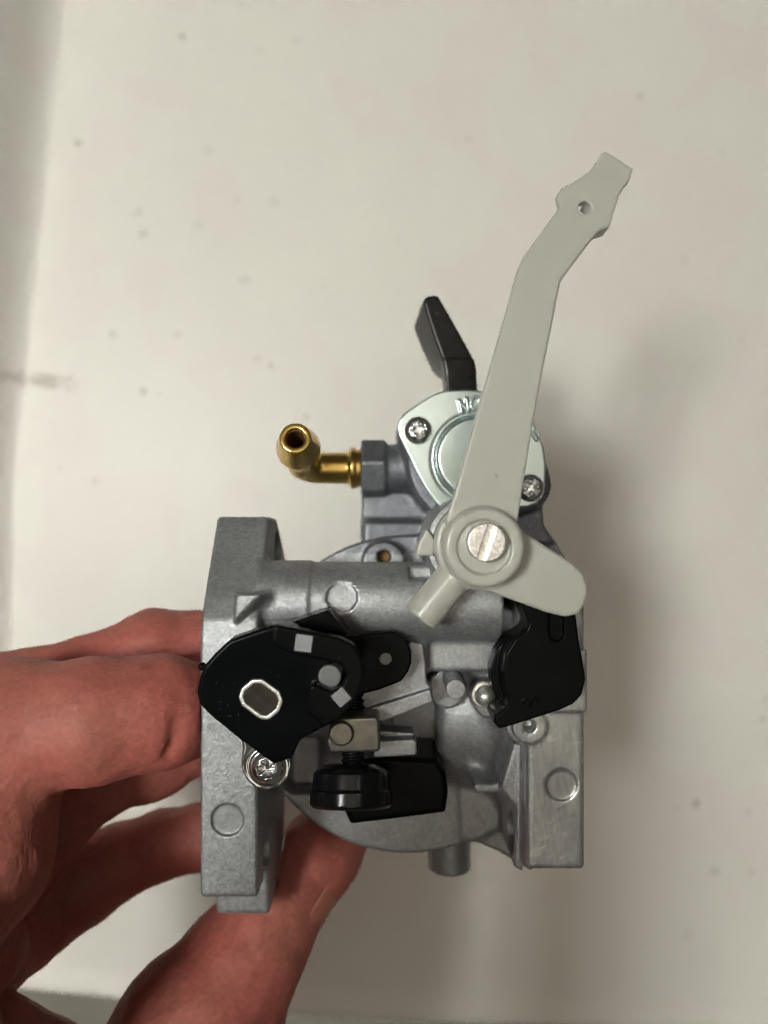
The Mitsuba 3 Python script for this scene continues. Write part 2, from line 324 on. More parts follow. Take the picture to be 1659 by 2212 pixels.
# ------------------------------------------------------------------ carburetor: the casting
C = 'carburetor__'
labels['carburetor'] = {'label': 'small engine carburetor of grey cast metal with ivory choke lever, held in the hand', 'category': 'carburetor'}
HX, HY = px(1042, 8), py(1181, 8)            # choke shaft
VX, VY = px(1030, -24), py(990, -24)         # centre of the fuel valve
def casting():
    g = Grid([-38, -91, -62], [42.5, 32, 2.5], 0.36)
    # flange to the engine
    fl = np.array([(-25, 0), (-21, -0.9), (-17.5, -3.0), (-1.0, -15), (-1.5, -26), (-12, -42), (-50, -46), (-80, -38), (-86.3, -24), (-86.3, -14), (-75.4, -13.5), (-75.4, 0)])
    f = ext_x(g, soft_poly(fl, 1.2), -35.9, -24.6, 0.8)
    pad = [W(a, b, 1.0) for a, b in ((508, 1282), (567, 1281), (506, 1345), (504, 1330))] + [W(a, b, -3) for a, b in ((506, 1280), (584, 1281), (588, 1294), (512, 1362), (502, 1352))] + [W(a, b, -9) for a, b in ((506, 1284), (590, 1284), (592, 1296), (514, 1364), (504, 1352))]
    f = smin(f, hull_sd(g, np.array(pad)), 0.5)
    f = cut(f, cyl_h(g, px(491, 0), py(1772, 0), 3.15, -0.65, 3, 0.1), 0.15)
    f = cut(f, cyl_x(g, -48, -24, 13.5, -40, -27, 0.3), 0.6)          # bore
    f = cut(f, cyl_x(g, -71.5, -11, 4.6, -40, -20, 0.2), 0.5)         # bolt holes
    f = cut(f, cyl_x(g, -9, -27, 4.6, -40, -20, 0.2), 0.5)
    # venturi tube
    body = cyl_x(g, -47, -42, 20.5, -25.5, 30, 0.5)
    body = smin(body, cone(g, (12, -47, -40), (34, -46, -38), 17, 24), 5)
    # shaft barrel
    bar = cyl_x(g, -18.6, -11.4, 8.1, -26, 24, 0.5)
    bar = smin(bar, cyl_x(g, -18.6, -11.4, 8.45, -26, px(668, -4), 0.15), 0.2)
    rho, t = axis(g, (px(738, -3), -18.6, -11.4), (px(738, -3), -17.0, -3.5))
    bar = cut(bar, np.maximum(rho - 3.05, 7.3 - t), 0.12)
    bar = cut(bar, box(g, px(884, -5), px(935, -5), py(1252, -5), py(1226, -5), -9, 0, 0.2), 0.3)
    f = smin(f, bar, 1.4)
    # web below the barrel
    web = box(g, -1, 26, -34, -20, -40, -12.5, 1.2)
    web2 = box(g, px(884, -11), px(921, -11), -35, -22, -40, -9.5, 1.0)
    low = smin(smin(body, web, 4.0), web2, 1.6)
    # choke shaft boss
    boss = smin(cyl_h(g, HX, HY, 9.6, -36, -3.6, 0.4), cyl_h(g, HX, HY, 8.2, -10, -1.6, 0.3), 0.5)
    f = smin(f, boss, 1.2)
    # flange to the air cleaner
    af = np.array([(-70.6, -2), (-18, -2), (-12, -10), (-4, -38), (-12, -52), (-60, -56), (-79, -44), (-74, -20)])
    a = ext_x(g, soft_poly(af, 0.9), 28.2, 39.7, 0.9)
    a = smin(a, box(g, 32, 40.0, py(1541, -1), -27, -14, -1.3, 0.4), 0.3)
    a = smin(a, ext_h(g, pts([(1128, -0 + 1880), (1140, 1610), (1108, 1600), (1080, 1700), (1112, 1740), (1108, 1868)], -8), -40, -7, 0.6), 1.0)
    a = cut(a, cyl_h(g, px(1213, -2), py(1697, -2), 3.05, -2.45, 3, 0.1), 0.15)
    a = cut(a, cyl_x(g, -67.5, -12.5, 4.4, 20, 34, 0.2), 0.5)
    rib = box(g, px(1024, -13), 30, py(1712, -13), py(1692, -13), -34, -12.5, 0.5)
    a = smin(a, rib, 1.6)
    a = smin(a, smin(cyl_h(g, px(1142, -3), py(1566, -3), 4.4, -20, -3.6, 0.3), cyl_h(g, px(1142, -3), py(1566, -3), 3.4, -20, -1.7, 0.3), 0.4), 0.5)
    a = cut(a, cyl_h(g, px(1142, -3), py(1566, -3), 1.1, -5, 3, 0.3), 0.5)
    low = smin(low, a, 4.5)
    # bowl flange
    disc = cyl_h(g, 5.4, -42.0, 36.6, -31, -26, 0.5)
    disc = smin(disc, ext_h(g, pts([(1000, 1806), (1080, 1842), (1150, 1884), (1170, 1640), (990, 1640)], -26), -33, -26, 0.6), 2.0)
    low = smin(low, disc, 1.2)
    # fuel valve housing
    v = cyl_h(g, VX, VY, 15.6, -58, -25.6, 0.5)
    for (sx, sy) in ((903, 925), (1146, 1053)):
        q = W(sx, sy, -25)
        v = smin(v, cyl_h(g, q[0], q[1], 4.6, -45, -25.6, 0.4), 5.0)
    v = smin(v, box(g, px(781, -42), 36, -7, py(1045, -42), -58, -43, 1.0), 2.0)
    v = smin(v, box(g, px(781, -38), 36, -15, py(1124, -38), -58, -37, 1.6), 1.4)
    v = smin(v, ext_h(g, pts([(1095, 1080), (1172, 1090), (1175, 1133), (1241, 1235), (1255, 1345), (1095, 1345)], -27), -56, -26.6, 0.7), 1.0)
    hexa = []
    for k in range(6):
        t = math.radians(60 * k + 22); hexa.append((10.9 + 7.5 * math.cos(t), -41 + 7.5 * math.sin(t)))
    v = smin(v, ext_x(g, soft_poly(hexa, 1.0), px(781, -41), px(833, -41), 0.5), 0.8)
    v = smin(v, cyl_x(g, 10.9, -41, 5.9, px(820, -41), 16, 0.3), 1.2)
    v = smin(v, cyl_h(g, px(829, -20), py(1217, -20), 4.7, -50, -20, 0.3), 0.6)
    v = cut(v, cyl_h(g, px(829, -20), py(1204, -20), 1.5, -24, -15, 0.1), 0.2)
    # pillars of the small pins
    low = smin(low, cyl_h(g, px(964, -16), py(1490, -16), 4.2, -40, -16, 0.4), 1.0)
    low = smin(low, ext_h(g, soft_poly(pts([(1030, 1478), (1062, 1474), (1085, 1500), (1070, 1545), (1040, 1548), (1018, 1515)], -15), 1.2), -40, -13.5, 0.4), 0.6)
    low = cut(low, box(g, px(850, -20), px(946, -20), py(1690, -20), py(1520, -20), -58, 0, 2), 2.5)
    low = cut(low, box(g, -22.5, -14, py(1715, -25), py(1590, -25), -31, 0, 2), 2)
    # post on the underside
    post = cyl_y(g, px(971, -36), -37, 5.2, -87.0, -60, 0.5)
    low = smin(low, post, 0.6)
    f = smin(f, low, 2.0)
    f = smin(f, v, 1.2)
    ver, tri = surface(g, f)
    c = ver[tri].mean(1)
    part = np.zeros(len(tri), int)                                   # body
    part[c[:, 0] < -24.9] = 1
    part[(c[:, 0] > 28.2) & (c[:, 1] < -19) & (c[:, 2] > -56)] = 2
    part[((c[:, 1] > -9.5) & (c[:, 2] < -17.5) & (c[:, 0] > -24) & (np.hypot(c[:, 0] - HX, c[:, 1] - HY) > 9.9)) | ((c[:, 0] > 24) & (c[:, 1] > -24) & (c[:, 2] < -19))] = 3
    part[(c[:, 1] < -72) & (np.hypot(c[:, 0] - px(971, -36), c[:, 2] + 37) < 5.6)] = 4
    nr = np.cross(ver[tri[:, 1]] - ver[tri[:, 0]], ver[tri[:, 2]] - ver[tri[:, 0]])
    nr /= np.maximum(np.linalg.norm(nr, axis=1, keepdims=True), 1e-9)
    part[(c[:, 0] > 24) & (c[:, 0] < 29.6) & (nr[:, 0] < -0.3) & (c[:, 1] < -46.5) & (c[:, 2] > -22)] = 5
    for k, name in enumerate(('body', 'mounting_flange', 'air_cleaner_flange', 'fuel_valve', 'drain_post', 'machined_edge')):
        t = tri[part == k]
        u, inv = np.unique(t, return_inverse=True)
        put(C + name, ver[u], inv.reshape(-1, 3), ('cast_metal', 'cast_metal', 'filed_metal', 'bluish_casting', 'cast_metal', 'machined_metal')[k])
casting()

# float bowl behind
g = Grid([-32, -80, -76], [43, -3, -30], 0.8)
sdf(C + 'float_bowl', g, smin(combine(np.hypot(g.x - 5.4, g.y + 42) - 33, slab(g.h, -74, -31.4), 3.0), cyl_h(g, 5.4, -42, 34.6, -35, -31.3, 0.5), 1.0), 'cast_metal')

# ------------------------------------------------------------------ screws
def cross_screw(key, cx, cy, h0, R, H, turn, mat='chrome'):
    """Pan head with a cross recess, seat at h0."""
    def fn(g):
        rho = np.hypot(g.x - cx, g.y - cy)
        dome = np.sqrt(rho ** 2 + (g.h - (h0 + H - 1.5 * R)) ** 2) - 1.5 * R
        f = smax(combine(rho - R, slab(g.h, h0 - 0.6, h0 + H), 0.5), dome, 0.5)
        c, s = math.cos(turn), math.sin(turn)
        u, w = (g.x - cx) * c + (g.y - cy) * s, -(g.x - cx) * s + (g.y - cy) * c
        k = np.clip((g.h - (h0 + H - 1.5)) / 1.5, 0, 1)
        for a, b in ((u, w), (w, u)):
            f = cut(f, np.maximum(np.maximum(np.abs(a) - (0.25 + 0.38 * k) * R * 1.0 - 0.1, np.abs(b) - 0.12 * R - 0.14 * R * k), h0 + H - 1.5 - g.h), 0.18)
        return f
    piece(key, [cx - R - .6, cy - R - .6, h0 - 1.2], [cx + R + .6, cy + R + .6, h0 + H + .6], 0.11, fn, mat)

# ------------------------------------------------------------------ fuel valve: plate, lettering, handle, brass elbow
def valve_plate():
    hp = -24.0
    out = [(858, 921), (862, 905), (880, 888), (912, 866), (937, 851), (962, 843), (1010, 841), (1060, 846), (1100, 862), (1135, 890), (1160, 925), (1175, 965), (1180, 1005),
           (1179, 1040), (1174, 1070), (1160, 1088), (1138, 1096), (1115, 1096), (1080, 1104), (1040, 1118), (1000, 1120), (965, 1108), (940, 1086), (918, 1055), (898, 1018), (880, 980), (862, 942)]
    P = soft_poly(pts(out, hp), 1.5)
    lo, hi = bounds(P, -26, -20)
    g = Grid(lo, hi, 0.16)
    f = ext_h(g, P, -25.4, hp, 0.45)
    rho = np.hypot(g.x - VX, g.y - VY)
    dome = combine(rho - 9.3, slab(g.h, -26, hp + 1.5), 0.9)
    f = smin(f, dome, 1.3)
    f = cut(f, np.hypot(rho - 10.2, g.h - (hp + 0.45)) - 0.5, 0.5)
    # raised strokes of the letters NO
    def stroke(f, a, b, r=0.5):
        return smin(f, cone(g, (*pts([a], hp)[0], hp + 0.35), (*pts([b], hp)[0], hp + 0.35), r, r), 0.15)
    f = stroke(f, (991, 866), (997, 891)); f = stroke(f, (991, 866), (1010, 889)); f = stroke(f, (1007, 861), (1012, 887))
    o = [(1026 + 9 * math.cos(t) - 3 * math.sin(t), 871 + 13 * math.sin(t) + 2 * math.cos(t)) for t in np.linspace(0, 2 * math.pi, 15)]
    for a, b in zip(o[:-1], o[1:]): f = stroke(f, a, b, 0.38)
    for a, b in (((1148, 935), (1158, 951)), ((1156, 930), (1164, 944))): f = stroke(f, a, b, 0.4)
    sdf(C + 'fuel_valve__cover_plate', g, f, 'zinc_plate')
    labels[C + 'fuel_valve__cover_plate'] = {'label': 'shiny zinc cover plate with raised letters and two cross screws'}
    cross_screw(C + 'fuel_valve__screw', *W(903, 929, -22.5)[:2], -23.9, 3.15, 2.4, 0.35)
    cross_screw(C + 'fuel_valve__screw_001', *W(1147, 1054, -22.5)[:2], -23.9, 3.15, 2.4, 0.9)
valve_plate()
def handle():
    def at(l, h): return [W(a, b, h) for a, b in l]
    grip = at([(914, 648), (918, 642), (932, 637), (945, 636), (981, 699), (1025, 776), (1029, 790), (1030, 815), (970, 815), (957, 773), (935, 723)], -27) + at([(915, 652), (892, 711), (904, 744), (936, 808), (952, 820), (1015, 815), (935, 652)], -38)
    stem = at([(957, 773), (970, 810), (972, 842), (971, 905), (1037, 905), (1030, 800), (1025, 776)], -27) + at([(950, 800), (958, 826), (964, 845), (966, 905), (1025, 905), (1015, 800)], -38)
    A = np.array(grip + stem)
    lo, hi = A.min(0) - 1, A.max(0) + 1
    g = Grid(lo, hi, 0.22)
    sdf(C + 'fuel_valve__handle', g, smin(hull_sd(g, np.array(grip)), hull_sd(g, np.array(stem)), 0.4), 'satin_black')
    labels[C + 'fuel_valve__handle'] = {'label': 'black plastic fuel valve handle pointing up'}
handle()
def elbow():
    a, b = np.array([-19.9, 11.0, -41.0]), np.array([-19.2, 16.0, -16.0])
    g = Grid([-28, 2, -48], [-3, 24, -13], 0.2)
    u = (b - a) / np.linalg.norm(b - a); L = np.linalg.norm(b - a)
    prof = [(0, 2), (3.3, 2), (3.6, L - 11), (4.4, L - 9.5), (5.05, L - 8.3), (5.0, L - 7.2), (3.45, L - 0.25), (3.2, L), (0, L)]
    f = lathe(g, a, b, prof)
    ctr = a + np.array([5.0, 0, 0]) + u * 5.0
    ts = np.linspace(0, math.pi / 2, 7)
    P = [a + u * 6] + [ctr - np.array([5.0, 0, 0]) * math.cos(t) - u * 5.0 * math.sin(t) for t in ts] + [np.array([-6, 11.0, -41.0])]
    t = None
    for p, q in zip(P[:-1], P[1:]):
        c = cone(g, p, q, 3.9, 3.9); t = c if t is None else np.minimum(t, c)
    f = smin(f, t, 0.6)
    f = smin(f, cyl_x(g, 11.0, -41, 5.2, px(756, -41), px(770, -41), 0.7), 0.6)
    f = smin(f, cyl_x(g, 11.0, -41, 4.7, px(765, -41), px(781, -41), 0.3), 0.3)
    rho, tt = axis(g, a, b)
    f = cut(f, combine(rho - 2.15, slab(tt, L - 24, L + 3), 0.2), 0.3)
    f = smax(f, g.x - px(781, -41), 0.1)
    sdf(C + 'fuel_elbow', g, f, 'brass')
    sdf(C + 'fuel_elbow__bore', g, combine(np.abs(rho - 2.15) - 0.25, slab(tt, L - 23, L - 0.9), 0.05), 'dark_shaded_brass')  # thin dark sleeve added to paint the shade inside the hole
    labels[C + 'fuel_elbow'] = {'label': 'golden brass fuel hose elbow'}
elbow()
piece(C + 'jet', [-3, -15, -24], [3, -7, -20], 0.15, lambda g: cyl_h(g, px(829, -20), py(1204, -20), 1.4, -23.6, -23.2, 0.1), 'dark_shaded_brass')

# ------------------------------------------------------------------ choke lever
def choke_lever():
    ha = 7.2
    arm = [(962, 1126), (983, 1063), (1024, 914), (1056, 804), (1068, 762), (1098, 659), (1118, 583), (1131, 553), (1209, 446), (1204, 420), (1211, 409), (1247, 388), (1280, 364), (1303, 328), (1309, 326),
           (1368, 364), (1360, 388), (1340, 414), (1329, 450), (1320, 480), (1317, 491), (1294, 498), (1276, 520), (1213, 604), (1209, 619), (1190, 718), (1173, 800), (1152, 914), (1132, 1042), (1118, 1132), (1080, 1200), (1000, 1200)]
    # ragged clipped edge on both sides of the tip
    rng = np.random.default_rng(4)
    Q = []
    for i, (a, b) in enumerate(zip(arm, arm[1:] + arm[:1])):
        Q.append(a)
        if i in (10, 11, 12, 16, 17):
            n = 8
            for k in range(1, n):
                t = k / n; e = rng.uniform(-1, 1) * 1.0 + (2.0 if k % 2 else -2.0)
                L = math.hypot(b[0] - a[0], b[1] - a[1])
                Q.append((a[0] + (b[0] - a[0]) * t + (b[1] - a[1]) / L * e, a[1] + (b[1] - a[1]) * t - (b[0] - a[0]) / L * e))
    PA = pts(Q, ha)
    g = Grid([-2, -25, -10], [48, 71, 13], 0.24)
    f = ext_h(g, PA, 4.9, ha, 0.5)
    f = np.minimum(f, np.maximum(ext_h(g, PA, 5.0, ha - 0.06, 0.08), py(455, ha) - g.y))
    tip = pts([(1240, 480), (1276, 520), (1294, 498), (1317, 491), (1329, 450), (1300, 420), (1250, 440)], ha)
    f = np.minimum(f, ext_h(g, soft_poly(tip, 0.4), 2.4, ha, 0.22))
    f = cut(f, cyl_h(g, px(1263, ha), py(449, ha), 1.2, 0, 12, 0.05), 0.1)
    # finger tab to the lower right
    tab = pts([(1040, 1130), (1105, 1120), (1121, 1143), (1236, 1215), (1262, 1240), (1272, 1272), (1267, 1303), (1252, 1326), (1224, 1334), (1182, 1324), (1063, 1281), (1000, 1262)], 5.0)
    f = smin(f, ext_h(g, soft_poly(tab, 1.6), 1.6, 5.0, 0.8), 0.5)
    # stub to the lower left
    a, b = W(1000, 1222, 2.0), W(908, 1335, 2.0)
    rho, t = axis(g, a, b)
    f = smin(f, combine(rho - 3.55, slab(t, 0, np.linalg.norm(b - a)), 0.5), 0.5)
    # hub
    hub = cyl_h(g, HX, HY, 7.3, -2, 11, 1.0)
    hub = smin(hub, cyl_h(g, HX, HY, 8.4, -1.5, 4.2, 0.6), 0.6)
    hub = cut(hub, cyl_h(g, HX, HY, 4.9, 10.2, 14, 0.3), 0.5)
    f = smin(f, hub, 0.7)
    # stop next to the hub
    f = np.minimum(f, ext_h(g, soft_poly(pts([(898, 1200), (904, 1176), (922, 1140), (941, 1169), (937, 1201)], -2), 0.3), -9, -2, 0.3))
    f = np.minimum(f, ext_h(g, soft_poly(pts([(930, 1201), (935, 1165), (990, 1150), (990, 1215)], -2), 0.3), -7, -3.5, 0.3))
    f = smin(f, cone(g, W(1071, 1029, ha - .1), W(1071, 1029, ha - .05), 0.35, 0.35), 0.15)
    sdf(C + 'choke_lever', g, f, 'ivory_plastic')
    labels[C + 'choke_lever'] = {'label': 'long ivory plastic choke lever with a broken tip'}
    sx, sy = px(1052, 12.5), py(1172, 12.5)
    def scr(g):
        f = cyl_h(g, sx, sy, 3.55, 8, 12.5, 0.35)
        c, s = math.cos(math.radians(72)), math.sin(math.radians(72))
        w = -(g.x - sx) * s + (g.y - sy) * c
        return cut(f, np.maximum(np.abs(w) - 0.78, 10.9 - g.h), 0.12)
    piece(C + 'choke_lever__pivot_screw', [sx - 4.2, sy - 4.2, 7.5], [sx + 4.2, sy + 4.2, 13.2], 0.1, scr, 'screw_metal')
    labels[C + 'choke_lever__pivot_screw'] = {'label': 'slotted silver pivot screw'}
choke_lever()

# ------------------------------------------------------------------ black choke plate on the right
def choke_plate():
    h1 = 0.6
    P = soft_poly(pts([(1125, 1270), (1133, 1322), (1143, 1347), (1138, 1362), (1113, 1380), (1093, 1413), (1086, 1453), (1089, 1489), (1098, 1513), (1096, 1526), (1069, 1547), (1066, 1560), (1078, 1574), (1092, 1572),
                       (1206, 1536), (1238, 1522), (1257, 1502), (1265, 1471), (1264, 1453), (1251, 1380), (1246, 1340), (1236, 1270)], h1), 0.5)
    lo, hi = bounds(P, -12, h1)
    g = Grid(lo, hi, 0.18)
    f = ext_h(g, P, -9, h1, 0.45)
    q = pts([(1186, 1300), (1219, 1300), (1219, 1375), (1203, 1391), (1186, 1375)], h1)
    f = cut(f, ext_h(g, soft_poly(q, 0.8), -0.7, 4, 0.1), 0.2)
    # step round the rim on the left
    rim = Polygon(P).buffer(-0.05).exterior
    f = smin(f, ext_h(g, soft_poly(np.array(Polygon(pts([(1060, 1445), (1072, 1405), (1098, 1372), (1140, 1360), (1150, 1500), (1090, 1540), (1064, 1490)], -5)).exterior.coords)[:-1], 0.8), -10, -5, 0.3), 0.3)
    # raised digit 3, lying on its side
    def stroke(f, a, b): return smin(f, cone(g, (*pts([a], h1)[0], h1), (*pts([b], h1)[0], h1), 0.16, 0.16), 0.12)
    for cx in (1137.5, 1152.5):
        o = [(cx + 7.5 * math.cos(t), 1516 - 9 * math.sin(t)) for t in np.linspace(math.radians(-35 if cx < 1140 else 5), math.radians(175 if cx < 1140 else 215), 8)]
        o = [(x, 1512 + (1516 - y) * -1 + 6) for x, y in o]
        for a, b in zip(o[:-1], o[1:]): f = stroke(f, a, b)
    sdf(C + 'choke_plate', g, f, 'black_plastic')
    labels[C + 'choke_plate'] = {'label': 'glossy black choke arm plate marked 3'}
choke_plate()

# ------------------------------------------------------------------ throttle cover and arms on the left
def throttle():
    hb = 9.0
    base = [(424, 1497), (430, 1522), (454, 1547), (517, 1599), (560, 1630), (591, 1652), (629, 1640), (648, 1600), (700, 1572), (728, 1556), (720, 1440), (700, 1390), (640, 1355), (600, 1350), (585, 1352), (543, 1366), (495, 1383), (463, 1413), (440, 1440), (433, 1455)]
    P = soft_poly(pts(base, hb), 0.35)
    cx, cy = W(565, 1512, hb)[:2]
    lo, hi = bounds(P, -4, 18); hi[0] = px(800, 17)
    g = Grid(lo, hi, 0.2)
    f = ext_h(g, P, 3.0, hb, 0.7)
    rho = np.hypot(g.x - cx, g.y - cy)
    f = cut(f, np.sqrt(rho ** 2 + (g.h - (hb + 69)) ** 2) - 69.5, 0.8)          # shallow dish
    def c3(l): return [(384 + a * .2646, 1069.8 + b * .2646) for a, b in l]
    hs = 12.5
    sec = c3([(790, 1060), (960, 1090), (1330, 1170), (1440, 1230), (1510, 1350), (1520, 1480), (1480, 1620), (1400, 1750), (1300, 1850), (1190, 1895), (1050, 1770), (1075, 1560), (1120, 1545), (1240, 1600), (1335, 1570), (1375, 1480), (1335, 1390), (1250, 1360), (960, 1310), (800, 1240), (760, 1190)])
    f = smin(f, ext_h(g, soft_poly(pts(sec, hs), 0.4), 9.0, hs, 0.5), 0.3)
    f = np.minimum(f, cone(g, W(437, 1440, 6), W(437, 1440, 5), 0.8, 0.8))
    sdf(C + 'throttle_cover', g, f, 'black_plastic')
    labels[C + 'throttle_cover'] = {'label': 'matt black throttle drum with a flatted shaft end'}
    oval = c3([(610, 1500), (690, 1497), (835, 1600), (862, 1680), (830, 1765), (745, 1832), (670, 1825), (525, 1715), (498, 1645), (520, 1575)])
    q = soft_poly(pts(oval, hb - 0.2), 0.8)
    lo, hi = bounds(q, 3, hb + 1)
    def sh(g):
        f = ext_h(g, q, 2, hb + 0.2, 0.25)
        return cut(f, poly_sd(q, g.x, g.y) + 0.8 + np.maximum(hb - 0.6 - g.h, 0) * 5, 0.2)
    piece(C + 'throttle_cover__shaft_rim', lo, hi, 0.11, sh, 'screw_metal')
    piece(C + 'throttle_cover__shaft', lo, hi, 0.14, lambda g: combine(poly_sd(q, g.x, g.y) + 0.5, slab(g.h, 3, hb - 0.2), 0.1), 'shaft_end')
    # pale square pegs and the round rivet
    def block(key, c, a, rot, h0, h1, mat):
        s = affinity.rotate(Polygon([(-a, -a), (a, -a), (a, a), (-a, a)]), rot)
        s = np.array(s.exterior.coords)[:-1] + W(*c, h1)[:2]
        lo, hi = bounds(s, h0, h1)
        piece(key, lo, hi, 0.12, lambda g: ext_h(g, soft_poly(s, 0.15), h0, h1, 0.12), mat)
    block(C + 'throttle_cover__peg', (656, 1390), 1.55, -8, hs - 2, hs + 0.25, 'peg')
    block(C + 'throttle_cover__peg_001', (737, 1507), 1.35, 40, hs - 2, hs + 0.25, 'peg')
    r = W(712, 1462, 10)
    piece(C + 'throttle_cover__rivet', [r[0] - 3, r[1] - 3, 4], [r[0] + 3, r[1] + 3, 12], 0.14, lambda g: cyl_h(g, r[0], r[1], 2.1, 4, 10.0, 0.25), 'dull_rivet')
    # black wedge behind, and the throttle arm
    ht = 4.0
    tr = pts(c3([(900, 1045), (1230, 940), (1385, 1130), (1330, 1200), (960, 1200)]), ht)
    lo, hi = bounds(tr, -8, ht)
    piece(C + 'throttle_wedge', lo, hi, 0.2, lambda g: ext_h(g, soft_poly(tr, 0.3), -3, ht, 0.4), 'black_plastic')
    hr = -2.5
    ar = pts([(640, 1400), (700, 1375), (768, 1378), (801, 1368), (851, 1364), (878, 1380), (889, 1408), (889, 1432), (882, 1452), (866, 1473), (819, 1491), (780, 1501), (700, 1540)], hr)
    lo, hi = bounds(ar, -6, hr)
    piece(C + 'throttle_arm', lo, hi, 0.2, lambda g: ext_h(g, soft_poly(ar, 0.9), -5, hr, 0.5), 'black_plastic')
    r2 = W(833, 1423, hr)
    piece(C + 'throttle_arm__rivet', [r2[0] - 2, r2[1] - 2, -5], [r2[0] + 2, r2[1] + 2, 0], 0.12, lambda g: cyl_h(g, r2[0], r2[1], 1.25, -4, hr + 0.35, 0.25), 'peg')
scene['dull_rivet'] = {'type': 'twosided', 'bsdf': {'type': 'principled', 'base_color': rgb(0.115, 0.12, 0.115), 'metallic': 0.1, 'roughness': 0.5}}
scene['peg'] = {'type': 'twosided', 'bsdf': {'type': 'principled', 'base_color': rgb(0.20, 0.20, 0.205), 'metallic': 0.2, 'roughness': 0.45}}
throttle()

# ------------------------------------------------------------------ stop lever, idle screw, knobs, pins
def linkage():
    def b1(l): return [(603.5 + a * .248, 1399 + b * .248) for a, b in l]
    h1 = -8.5
    lev = pts([(770, 1470), (870, 1440), (884, 1384), (915, 1392), (920, 1440), (922, 1474), (934, 1488), (936, 1517), (875, 1540), (826, 1560), (808, 1550), (786, 1536), (772, 1500)], h1)
    lo, hi = bounds(lev, -14, -5)
    def fn(g):
        f = ext_h(g, soft_poly(lev, 0.6), -13, h1, 0.4)
        bar = pts([(792, 1533), (930, 1489), (936, 1517), (826, 1560), (806, 1553)], h1 + 1.2)
        return smin(f, ext_h(g, soft_poly(bar, 0.4), -12, h1 + 1.2, 0.3), 0.4)
    piece(C + 'stop_lever', lo, hi, 0.2, fn, 'cast_metal')
    foot = pts([(806, 1601), (894, 1597), (900, 1604), (901, 1632), (808, 1638)], h1)
    strip = pts([(815, 1578), (893, 1584), (893, 1593), (820, 1590)], -11)
    lo, hi = bounds(foot, -14, -5, 3)
    hi[1] += 2
    piece(C + 'stop_foot', lo, hi, 0.18, lambda g: smin(ext_h(g, soft_poly(foot, 0.4), -13, h1, 0.4), ext_h(g, strip, -16, -11, 0.2), 0.3), 'cast_metal')
    # clamp block of the idle screw
    hc = -1.0
    blk = pts([(712, 1566), (735, 1552), (814, 1549), (819, 1560), (821, 1620), (814, 1625), (712, 1627), (706, 1605)], hc)
    lo, hi = bounds(blk, -10, 1)
    c = W(737, 1587, 0.2)
    def bf(g):
        f = ext_h(g, soft_poly(blk, 0.5), -9, hc, 0.5)
        return smin(f, cyl_h(g, c[0], c[1], 2.3, -4, 0.1, 0.35), 0.25)
    piece(C + 'idle_clamp', lo, hi, 0.15, bf, 'aged_metal')
    hx = -6.0
    ax_, rs = px(763, hx), 2.25
    tilt = 0.30
    def tilted(g):
        """coordinates along the screw, whose lower end leans towards the lens"""
        y0 = py(1640, hx); c, n = math.cos(tilt), math.sin(tilt)
        dy, dh = g.y - y0, g.h - hx
        return dy * c - dh * n, dy * n + dh * c, y0
    def thread(g):
        v, w, y0 = tilted(g)
        ph = np.arctan2(w, g.x - ax_)
        rr = rs + 0.22 * np.sin(2 * math.pi * v / 1.25 + ph)
        return np.maximum(np.hypot(g.x - ax_, w) - rr, slab(v, -3, 14)) * 0.8
    piece(C + 'idle_screw', [ax_ - 3, py(1665, hx), hx - 9], [ax_ + 3, py(1488, hx), hx + 5], 0.13, thread, 'gloss_black')
    kx, s = px(760, hx), (DM - hx - 6) / F
    R = 90 * s
    y3, y2, y1, y0 = -1.0, -2.6, -6.0, -9.0
    prof = [(0, y0), (R - .6, y0), (R, y0 + .5), (R, y1), (R - .35, y1 + .3), (R - .6, y2), (R - 1.6, y2 + .8), (R - 3.4, y3), (0, y3)]
    yk = py(1640, hx)
    g = Grid([kx - R - 1, yk - 14, hx - R - 3], [kx + R + 1, yk + 4, hx + R + 6], 0.17)
    v, w, _ = tilted(g)
    d = poly_sd(np.array(prof), *[q.astype(np.float32) for q in np.broadcast_arrays(np.hypot(g.x - kx, w), v)])
    sdf(C + 'idle_screw__knob', g, d - 0.12, 'gloss_black')
    # thick black mixture cap behind it
    h2 = -15.0
    cap = soft_poly(pts([(738, 1705), (741, 1748), (757, 1783), (860, 1771), (963, 1757), (969, 1712), (963, 1668), (946, 1643), (827, 1637), (748, 1652)], h2), 0.5)
    lo, hi = bounds(cap, -36, h2)
    g = Grid(lo, hi, 0.25)
    sdf(C + 'mixture_cap', g, ext_h(g, cap, -35, h2 + 0.0, 1.2), 'black_plastic')
    # pins
    p = W(985, 1490, -5)
    piece(C + 'stop_pin', [p[0] - 3, p[1] - 3, -22], [p[0] + 3, p[1] + 3, -4], 0.15, lambda g: cyl_h(g, p[0], p[1], 2.05, -21, -5, 0.3), 'cast_metal')
    q = W(1050, 1508, -9)
    def bs(g):
        f = cyl_h(g, q[0], q[1], 2.9, -14, -11.6, 0.5)
        return smin(f, ball(g, (q[0], q[1], -10.6), 2.1), 0.3)
    piece(C + 'ball_stud', [q[0] - 4, q[1] - 4, -15], [q[0] + 4, q[1] + 4, -7.5], 0.14, bs, 'screw_metal')
    # chrome bracket with its screw under the throttle cover
    hb = -2.6
    br = pts([(480, 1540), (520, 1590), (524, 1612), (521, 1640), (523, 1662), (535, 1685), (552, 1700), (577, 1706), (604, 1698), (622, 1680), (629, 1655), (629, 1640), (640, 1560), (560, 1500)], hb + 3)
    lo, hi = bounds(br, -4, 4)
    s1 = W(577, 1658, 1.5)
